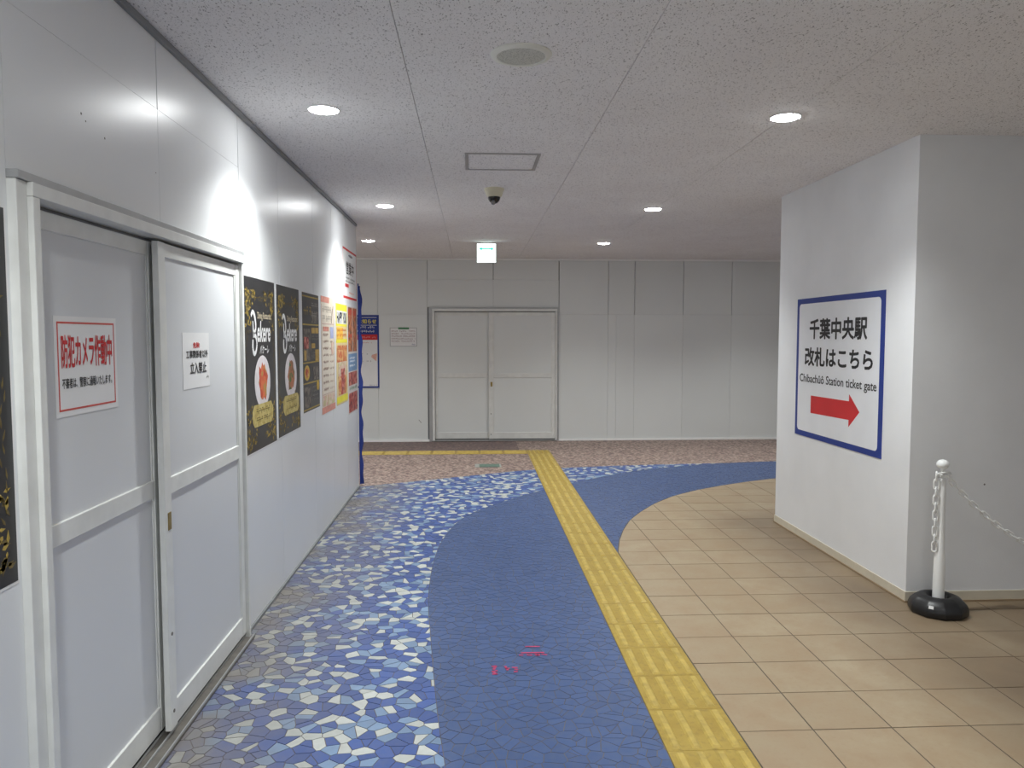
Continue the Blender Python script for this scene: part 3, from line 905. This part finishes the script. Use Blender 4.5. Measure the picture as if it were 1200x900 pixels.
# black menu with gold rules
S_ = Sheet('menu_poster', on_left(5.135, 0.955), 0.585, 0.822, 'black menu poster with gold rules and a round gold badge', 'poster', M_PAPER, 'menu posters on the hoarding')
w, h = S_.w, S_.h
S_.rects('black_ground', [(0.02, w - 0.02, 0.012, h - 0.004)], mat('menu_black', (58, 57, 58), 0.4, 0.12), 1)
S_.rects('gold_rules', [(0.025, w - 0.025, v, v + 0.009) for v in (0.022, 0.2, 0.34, 0.60, 0.79)], M_GOLD, 2)
S_.rects('food_pictures', [(0.05, 0.28, 0.42, 0.575), (0.05, 0.24, 0.36, 0.42), (0.3, 0.53, 0.62, 0.7), (0.06, 0.26, 0.04, 0.18), (0.33, 0.53, 0.22, 0.31)], M_GREYF, 2)
S_.rects('food_close_up', [(0.06, 0.2, 0.44, 0.52)], M_REDF, 3)
S_.rects('gold_tags', [(0.3, 0.41, 0.545, 0.585), (0.425, 0.54, 0.545, 0.585), (0.3, 0.42, 0.44, 0.475), (0.42, 0.55, 0.35, 0.43), (0.06, 0.13, 0.36, 0.43)], mat('menu_tag_gold', (186, 152, 76), 0.5, 0.2, 40), 3)
S_.polys('badge', [ell(0.14, 0.275, 0.085, 0.052)], mat('menu_badge', (206, 170, 66), 0.5, 0.2, 50), 3)
S_.polys('badge_core', [ell(0.14, 0.275, 0.05, 0.032)], M_WARM, 4)
S_.polys('small_badge', [ell(0.5, 0.17, 0.045, 0.034)], mat('menu_badge', (206, 170, 66), 0.5), 3)
S_.lines('print_lines', mat('menu_print', (150, 146, 138), 0.5), 0.3, 0.53, (0.515, 0.495, 0.40, 0.38, 0.36, 0.16, 0.13, 0.1, 0.07), 0.016, 3, 4)
S_.lines('title_print', M_GOLD, 0.06, 0.3, (0.67,), 0.06, 3, 5); S_.lines('title_print', mat('menu_print', (150, 146, 138), 0.5), 0.31, 0.53, (0.72, 0.65), 0.04, 4, 6)

# cream menu
S_ = Sheet('menu_poster', on_left(5.785, 0.893), 0.555, 0.888, 'pale cream and pink menu poster between the black and yellow ones', 'poster', mat('paper_cream', (222, 212, 196), 0.5, 0.04, 12), 'menu posters on the hoarding')
w, h = S_.w, S_.h
S_.rects('pink_bands', [(0, w, 0, 0.05), (0.0, w * 0.6, h - 0.045, h)], mat('menu_pink', (218, 150, 134), 0.5, 0.15, 20), 1)
S_.rects('frame_rule', [(0.02, 0.03, 0.06, h - 0.06), (w - 0.03, w - 0.02, 0.06, h - 0.06), (0.03, w - 0.03, 0.14, 0.147), (0.03, w - 0.03, h - 0.21, h - 0.203)], mat('menu_rose', (202, 176, 164), 0.5), 1)
S_.lines('title_print', mat('menu_faint', (186, 178, 166), 0.5), 0.05, 0.42, (h - 0.12, h - 0.19), 0.05, 2, 7)
S_.lines('print_lines', mat('menu_brown_print', (156, 120, 112), 0.5), 0.07, 0.28, [0.17 + 0.052 * k for k in range(10)], 0.024, 2, 8)
S_.lines('price_lines', mat('menu_rose', (202, 176, 164), 0.5), 0.33, 0.50, [0.17 + 0.052 * k for k in range(8)], 0.018, 2, 9, 0.5)
S_.rects('tag_pink', [(0.07, 0.3, 0.625, 0.66)], mat('menu_pink', (218, 150, 134), 0.5), 2)
S_.rects('tag_blue', [(0.36, 0.5, 0.57, 0.66)], mat('menu_lilac', (170, 178, 214), 0.5, 0.1, 30), 2)
S_.polys('picture_sprig', ribbon([(0.42, h - 0.2), (0.45, h - 0.12), (0.5, h - 0.06)], [0.012, 0.02, 0.01]), mat('menu_brown', (126, 98, 80), 0.5), 2)
S_.rects('food_picture', [(0.40, w - 0.04, 0.44, 0.54), (0.05, w - 0.05, 0.055, 0.135)], M_PALEF, 2)

# yellow menu
S_ = Sheet('menu_poster', on_left(6.41, 0.902), 0.56, 0.853, 'yellow drinks poster with bold dark lettering', 'poster', mat('paper_yellow', (228, 206, 150), 0.5, 0.06, 12), 'menu posters on the hoarding')
w, h = S_.w, S_.h
S_.rects('yellow_bands', [(0, w, h - 0.19, h - 0.004), (0.0, w, h - 0.33, h - 0.30), (0.0, w, 0.015, 0.07)], mat('menu_yellow', (238, 226, 60), 0.5, 0.06), 1)
S_.rects('title_white', [(0.03, 0.33, h - 0.17, h - 0.06), (0.345, 0.53, h - 0.17, h - 0.06)], M_PAPER, 2)
S_.text('title_lettering', 'HAPPY', M_BLACK, 0.04, 0.32, h - 0.165, h - 0.068, 3, 0.03)
S_.text('title_lettering', 'HOUR', M_BLACK, 0.355, 0.52, h - 0.165, h - 0.068, 3, 0.03)
S_.rects('orange_panel', [(0.03, 0.33, h - 0.30, h - 0.20)], mat('menu_orange', (238, 186, 70), 0.5, 0.15, 30), 2)
S_.lines('print_lines', mat('menu_red_print', (206, 100, 60), 0.5), 0.05, 0.5, (h - 0.28, h - 0.24, h - 0.40), 0.03, 3, 14)
S_.rects('food_pictures', [(0.03, w - 0.03, 0.36, 0.50), (0.08, w - 0.08, 0.08, 0.24)], M_WARM, 2)
S_.rects('food_picture', [(0.08, w - 0.06, 0.24, 0.36)], M_PALEF, 2)
S_.polys('drink_picture', [[(0.24, 0.08), (0.36, 0.08), (0.40, 0.3), (0.2, 0.3)]], M_REDF, 3)

# brown-red menu
S_ = Sheet('menu_poster', on_left(7.005, 0.768), 0.545, 0.985, 'narrow red-brown menu poster nearest the blue cloth strip', 'poster', mat('paper_rose', (216, 208, 204), 0.5, 0.04, 12), 'menu posters on the hoarding')
w, h = S_.w, S_.h
S_.rects('food_pictures', [(0.02, 0.26, 0.57, h - 0.01), (0.29, w - 0.02, 0.57, h - 0.01)], food('print_food_rust', (178, 92, 60), (206, 132, 84), (110, 84, 60), 26), 1)
S_.rects('red_tags', [(0.03, 0.25, h - 0.08, h - 0.03), (0.3, w - 0.03, h - 0.08, h - 0.03), (0.03, 0.25, 0.7, 0.73)], mat('menu_tag_red', (192, 76, 50), 0.5), 2)
S_.rects('blue_panel', [(0.02, w - 0.02, 0.39, 0.55)], mat('menu_blue', (118, 152, 190), 0.5, 0.12, 25), 1)
S_.lines('blue_print', M_PAPER, 0.08, 0.4, (0.5, 0.47, 0.43), 0.02, 2, 15)
S_.rects('red_pictures', [(0.02, w - 0.02, 0.26, 0.38), (0.02, w - 0.02, 0.012, 0.19)], M_REDF, 1)
S_.lines('green_print', mat('menu_green', (110, 150, 120), 0.5), 0.05, 0.5, (0.215,), 0.03, 2, 16)

# open-for-business notice above the menus
S_ = Sheet('open_notice', on_left(6.79, 1.803), 0.765, 0.462, 'white notice with red rules and large black characters, above the menus', 'notice', M_PAPER)
w, h = S_.w, S_.h
S_.rects('red_rules', [(0.0, w, h - 0.022, h - 0.004), (0.0, w, 0.012, 0.034), (0.0, 0.008, 0.034, h - 0.022), (w - 0.008, w, 0.034, h - 0.022)], M_RED, 1)
S_.text('headline', '営業中', M_BLACK, 0.17, 0.60, h - 0.232, h - 0.115, 2, 0.016)
S_.rects('red_tag', [(0.1, 0.3, 0.115, 0.145)], M_RED, 2)
S_.lines('print_lines', mat('print_grey', (120, 120, 124), 0.5), 0.12, 0.66, (0.155, 0.185), 0.022, 2, 17); S_.lines('print_lines', mat('menu_pink', (218, 150, 134), 0.5), 0.3, 0.6, (0.06,), 0.02, 2, 18)
S_.polys('emblem', [ell(0.42, h - 0.055, 0.12, 0.012, 12)], mat('print_grey', (120, 120, 124), 0.5), 2)

# blue rippled cloth strip at the wall end
q = MB(); n = 60; Z1 = 1.97
for side in (0, 1):
    for k in range(n + 1):
        z = 0.02 + (Z1 - 0.02) * k / n
        wob = 0.006 * math.sin(z * 15.0) + 0.006 * math.sin(z * 31 + 1)
        for j in range(5):
            t = j / 4
            q.v.append((XW + 0.006 + t * (0.026 + wob) + (0.004 if side else 0), YL + 0.054 + 0.012 * t + 0.006 * math.sin(z * 17 + 3 * t) + (0.004 if side else 0), z))
N1 = (n + 1) * 5
for k in range(n):
    for j in range(4):
        a = k * 5 + j; q.f.append((a, a + 1, a + 6, a + 5)); q.f.append((N1 + a + 5, N1 + a + 6, N1 + a + 1, N1 + a)); q.mi += [0, 0]
st = empty('blue_cloth_strip', loc=(0, 0, 0))
tag(st, 'narrow rippled blue cloth strip hanging at the far end of the poster wall', 'cloth strip')
m_bc = mat('cloth_blue', (34, 54, 128), 0.7, 0.12, 15)
q.obj('cloth', m_bc, st, True)
q = MB(); q.lathe([(0.006, 0.02), (0.006, 1.99), (0.0, 1.995)], 10, (XW + 0.008, YL + 0.058, 0)); q.obj('pole', m_bc, st, True)

# ------------------------------------------------------------------ notices on the near door
NL = -0.020 - 0.009 ; 
S_ = Sheet('camera_notice', on_left(2.183, 1.252, -0.0288), 0.372, 0.285, 'white notice with red border and large red characters on the door', 'notice', M_PAPER)
w, h = S_.w, S_.h
S_.border('red_border', mat('print_red_faded', (206, 84, 76), 0.5), 0.016, 0.0055, 1)
S_.text('headline', '防犯カメラ作動中', M_RED, 0.034, w - 0.034, h - 0.148, h - 0.052, 2, 0.022)
S_.text('second_line', '不審者は、警察に通報いたします。', M_BLACK, 0.034, w - 0.04, h - 0.206, h - 0.176, 2, 0.01)
S_ = Sheet('keep_out_notice', on_left(3.03, 1.272, 0.0052), 0.30, 0.222, 'small white no-entry notice with black characters on the front door leaf', 'notice', M_PAPER)
w, h = S_.w, S_.h
S_.text('red_heading', '危険!', M_RED, 0.112, 0.185, h - 0.062, h - 0.038, 2, 0.02)
S_.text('first_line', '工事関係者以外', M_BLACK, 0.035, w - 0.02, h - 0.102, h - 0.07, 2, 0.02)
S_.text('second_line', '立入禁止', M_BLACK, 0.075, w - 0.04, h - 0.165, h - 0.118, 2, 0.02)
S_.lines('small_print', mat('print_grey', (120, 120, 124), 0.5), w - 0.04, w - 0.012, (h - 0.19,), 0.014, 2, 21)

# ------------------------------------------------------------------ far wall boards
S_ = Sheet('information_board', on_far(-2.0, 0.762), 0.70, 1.012, 'tall blue-framed information board partly behind the poster wall end', 'notice board', M_PAPER, thick=0.012)
w, h = S_.w, S_.h
S_.border('frame', M_NAVY, 0.0, 0.022, 3)
S_.rects('blue_header', [(0.022, w - 0.022, h - 0.27, h - 0.022)], M_NAVY, 1)
S_.rects('red_band', [(0.022, w - 0.022, h - 0.345, h - 0.27)], M_RED, 1)
S_.rects('white_rules', [(0.05, w - 0.03, h - 0.038, h - 0.032), (0.05, w - 0.03, h - 0.145, h - 0.139)], M_PAPER, 2)
S_.text('headline', 'お知らせ', mat('print_yellow', (226, 210, 90), 0.5), w - 0.29, w - 0.035, h - 0.122, h - 0.058, 2, 0.03)
S_.lines('header_print', M_PAPER, w - 0.3, w - 0.06, (h - 0.19, h - 0.245), 0.035, 2, 23)
S_.lines('band_print', mat('print_rose', (226, 150, 150), 0.5), w - 0.28, w - 0.04, (h - 0.325,), 0.03, 2, 24)
S_.lines('body_print', mat('print_grey', (120, 120, 124), 0.5), w - 0.27, w - 0.08, (0.46, 0.36), 0.02, 2, 25, 0.2); S_.lines('body_print', mat('print_grey', (120, 120, 124), 0.5), w - 0.14, w - 0.03, (0.03,), 0.014, 2, 26)
S_.lines('body_heading', mat('menu_red_print', (206, 100, 60), 0.5), w - 0.27, w - 0.09, (0.62,), 0.018, 2, 27)
S_.polys('map_patch', [[(w - 0.11, 0.43), (w - 0.04, 0.37), (w - 0.03, 0.48), (w - 0.10, 0.46)]], mat('print_peach', (226, 176, 158), 0.5, 0.1, 40), 2)

S_ = Sheet('white_notice', on_far(-1.15, 1.338), 0.372, 0.26, 'white framed notice with a green heading, left of the far door', 'notice', M_PAPER, thick=0.003)
w, h = S_.w, S_.h
S_.border('frame_rule', mat('print_grey', (120, 120, 124), 0.5), 0.0, 0.005, 1)
S_.rects('green_heading', [(0.115, 0.265, h - 0.022, h + 0.004)], mat('print_green', (60, 130, 80), 0.5), 2)
S_.lines('print_lines', mat('print_plum', (140, 96, 104), 0.5), 0.02, w - 0.02, (0.20, 0.165, 0.13, 0.095, 0.06), 0.022, 2, 30)
S_.lines('small_print', M_NAVY, w - 0.07, w - 0.02, (0.014,), 0.022, 2, 31)

# ------------------------------------------------------------------ station sign on the pillar
SY0, SY1, SZ0, SZ1 = 4.378, 5.592, 0.758, 1.75
w, h = SY1 - SY0, SZ1 - SZ0
sg = empty('station_sign', on_pillar(SY1, SZ0)); tag(sg, 'blue-bordered white station sign with red arrow on the pillar', 'sign')
q = MB(); q.box(0, w, 0, h, 0.0003, 0.004); q.obj('blue_border', M_NAVY, sg)
def rrect(a, b, c, d, r):
    out = []
    for cx, cy, s0 in ((b - r, c + r, -90), (b - r, d - r, 0), (a + r, d - r, 90), (a + r, c + r, 180)):
        for k in range(7):
            t = math.radians(s0 + 15 * k); out.append((cx + r * math.cos(t), cy + r * math.sin(t)))
    return out
q = MB(); q.poly(rrect(0.038, w - 0.045, 0.038, h - 0.038, 0.03), 0.004, 0.0046); q.obj('white_field', mat('sign_white', (232, 234, 238), 0.45, 0.02), sg)
put_text('first_line', '千葉中央駅', M_BLACK, sg, 0.215, 1.02, 0.70, 0.845, 0.0052, 0.03)
put_text('second_line', '改札はこちら', M_BLACK, sg, 0.145, 1.095, 0.51, 0.645, 0.0052, 0.03)
WORDS = 'Chibachûô Station ticket gate'.split(' ')
def extents(t):
    me = text_mesh(t); co = np.empty(len(me.vertices) * 3); me.vertices.foreach_get('co', co); co = co.reshape(-1, 3); bpy.data.meshes.remove(me)
    return co.min(0), co.max(0)
lo, hi = extents(' '.join(WORDS)); ku, kv = (1.145 - 0.07) / (hi[0] - lo[0]), (0.452 - 0.375) / (hi[1] - lo[1])
for k, wd in enumerate(WORDS):            # the English line, one part for each word
    a, b = extents(wd); e = extents(' '.join(WORDS[:k + 1]))[1][0]
    put_text('english_word', wd, M_BLACK, sg, 0.07 + (e - (b[0] - a[0]) - lo[0]) * ku, 0.07 + (e - lo[0]) * ku, 0.375 + (a[1] - lo[1]) * kv, 0.375 + (b[1] - lo[1]) * kv, 0.0052, 0.014)
q = MB(); q.poly([(0.26, 0.178), (0.815, 0.188), (0.815, 0.142), (0.95, 0.25), (0.815, 0.353), (0.815, 0.308), (0.26, 0.302)], 0.0046, 0.0052); q.obj('red_arrow', M_RED, sg)

# ------------------------------------------------------------------ chain post and chain
PX, PY = 2.487, 3.925
m_pl = mat('plastic_white', (242, 243, 242), 0.4, 0.03)
m_rub = mat('rubber_black', (26, 26, 28), 0.38, 0.2, 20, bump=0.1, bscale=90)
po = empty('chain_post', loc=(PX, PY, 0.004))
tag(po, 'white plastic barrier post with ball top in a black rubber base', 'barrier post')
q = MB(); q.lathe([(0.138, 0.0), (0.146, 0.010), (0.147, 0.035), (0.136, 0.062), (0.112, 0.084), (0.085, 0.096), (0.066, 0.096), (0.055, 0.088), (0.048, 0.066), (0.0, 0.064)], 10)
base = q.obj('base', m_rub, po, bevel=0.004)
base.data.polygons.foreach_set('use_smooth', [True] * len(base.data.polygons))
q = MB(); q.box(-0.012, 0.012, -0.008, 0.008, 0, 0.001)
o = q.obj('base_mark', M_PAPER, base); o.matrix_local = frame((-0.098, -0.098, 0.06), (0.707, -0.707, 0), (0.3, 0.3, 0.9), (-0.68, -0.68, 0.28))
q = MB(); q.lathe([(0.029, 0.064), (0.029, 0.14), (0.0275, 0.3), (0.0245, 0.325), (0.0215, 0.345), (0.0195, 0.6), (0.0185, 0.715), (0.016, 0.722), (0.0, 0.722)], 24)
q.obj('pole', m_pl, po, True)
q = MB(); q.lathe([(0.008, 0.722), (0.008, 0.775), (0.0, 0.775)], 12); nk = q.obj('neck', m_pl, po, True)
q = MB()
for sgn in (-1, 1):       # the two side hooks that take the chain
    pts = [(sgn * 0.010, 0.728), (sgn * 0.024, 0.728), (sgn * 0.030, 0.736), (sgn * 0.030, 0.752)]
    for a, b in zip(pts[:-1], pts[1:]):
        q.box(min(a[0], b[0]) - 0.003, max(a[0], b[0]) + 0.003, -0.004, 0.004, min(a[1], b[1]) - 0.003, max(a[1], b[1]) + 0.003)
q.obj('chain_hook', m_pl, po)
q = MB(); q.lathe([(0.0, 0.772)] + [(0.031 * math.sin(math.pi * k / 12), 0.798 - 0.026 * math.cos(math.pi * k / 12)) for k in range(1, 12)] + [(0.0, 0.824)], 24, cap=False)
q.obj('ball_top', m_pl, po, True)

def link_mesh():
    q = MB(); n1, n2 = 12, 6; L, W, r = 0.0150, 0.0115, 0.0044
    path = []
    for k in range(n1):
        t = 2 * math.pi * k / n1 + math.pi / n1
        path.append((W * math.cos(t), L * (1 if math.sin(t) > 0 else -1) + W * math.sin(t)))
    for k in range(n1):
        p = path[k]; a = path[k - 1]; b = path[(k + 1) % n1]
        tx, ty = b[0] - a[0], b[1] - a[1]; l = math.hypot(tx, ty); nx, ny = ty / l, -tx / l
        for j in range(n2):
            t = 2 * math.pi * j / n2
            q.v.append((p[0] + nx * r * math.cos(t), p[1] + ny * r * math.cos(t), r * math.sin(t)))
    for k in range(n1):
        for j in range(n2):
            a, b = k * n2 + j, k * n2 + (j + 1) % n2; c, d = ((k + 1) % n1) * n2 + (j + 1) % n2, ((k + 1) % n1) * n2 + j
            q.f.append((a, d, c, b)); q.mi.append(0)
    return q.mesh('chain_link', m_pl, True)
lk = link_mesh()
ch = empty('plastic_chain', loc=(PX + 0.03, PY, 0.735))
tag(ch, 'white plastic chain sagging from the barrier post towards the right', 'chain')
PITCH_L = 0.0420
a_ = 0.894; x0, x1 = PX + 0.03, XR - 0.012; xm = (x0 + x1) / 2; zt = 0.735
cat = lambda x: zt + a_ * (math.cosh((x - xm) / a_) - math.cosh((x0 - xm) / a_))
s0 = a_ * math.sinh((x0 - xm) / a_); s1 = a_ * math.sinh((x1 - xm) / a_)
nl = int((s1 - s0) / PITCH_L)
def place_link(p, d, roll, parent=ch):
    o = link('chain_link', lk, parent)
    d = Vector(d).normalized(); up = Vector((0, 1, 0)); sd = d.cross(up).normalized(); up = sd.cross(d)
    m = Matrix((sd, d, up)).transposed().to_4x4() @ Matrix.Rotation(roll, 4, 'Y')
    m.translation = Vector(p) - Vector(ch.location)
    o.matrix_local = m
for k in range(nl + 1):
    s_ = s0 + (s1 - s0) * k / nl
    x = xm + a_ * math.asinh(s_ / a_); sl = math.sinh((x - xm) / a_)
    place_link((x, PY, cat(x)), (1, 0, sl), math.radians(18 if k % 2 else 108))
for k, (dx, z) in enumerate([(0.012, 0.752), (-0.012, 0.752)]): place_link((PX + dx, PY - 0.014, z), (1, 0, 0.1), math.radians(45 if k else -45))
for k in range(10):
    place_link((PX - 0.034, PY - 0.004, 0.738 - 0.0420 * k), (0, 0.02, -1), math.radians(40 if k % 2 else -50))
q = MB(); q.box(XR - 0.012, XR, PY - 0.012, PY + 0.012, 0.71, 0.76)
o = q.obj('wall_hook', m_pl, ch); o.location = -Vector(ch.location)
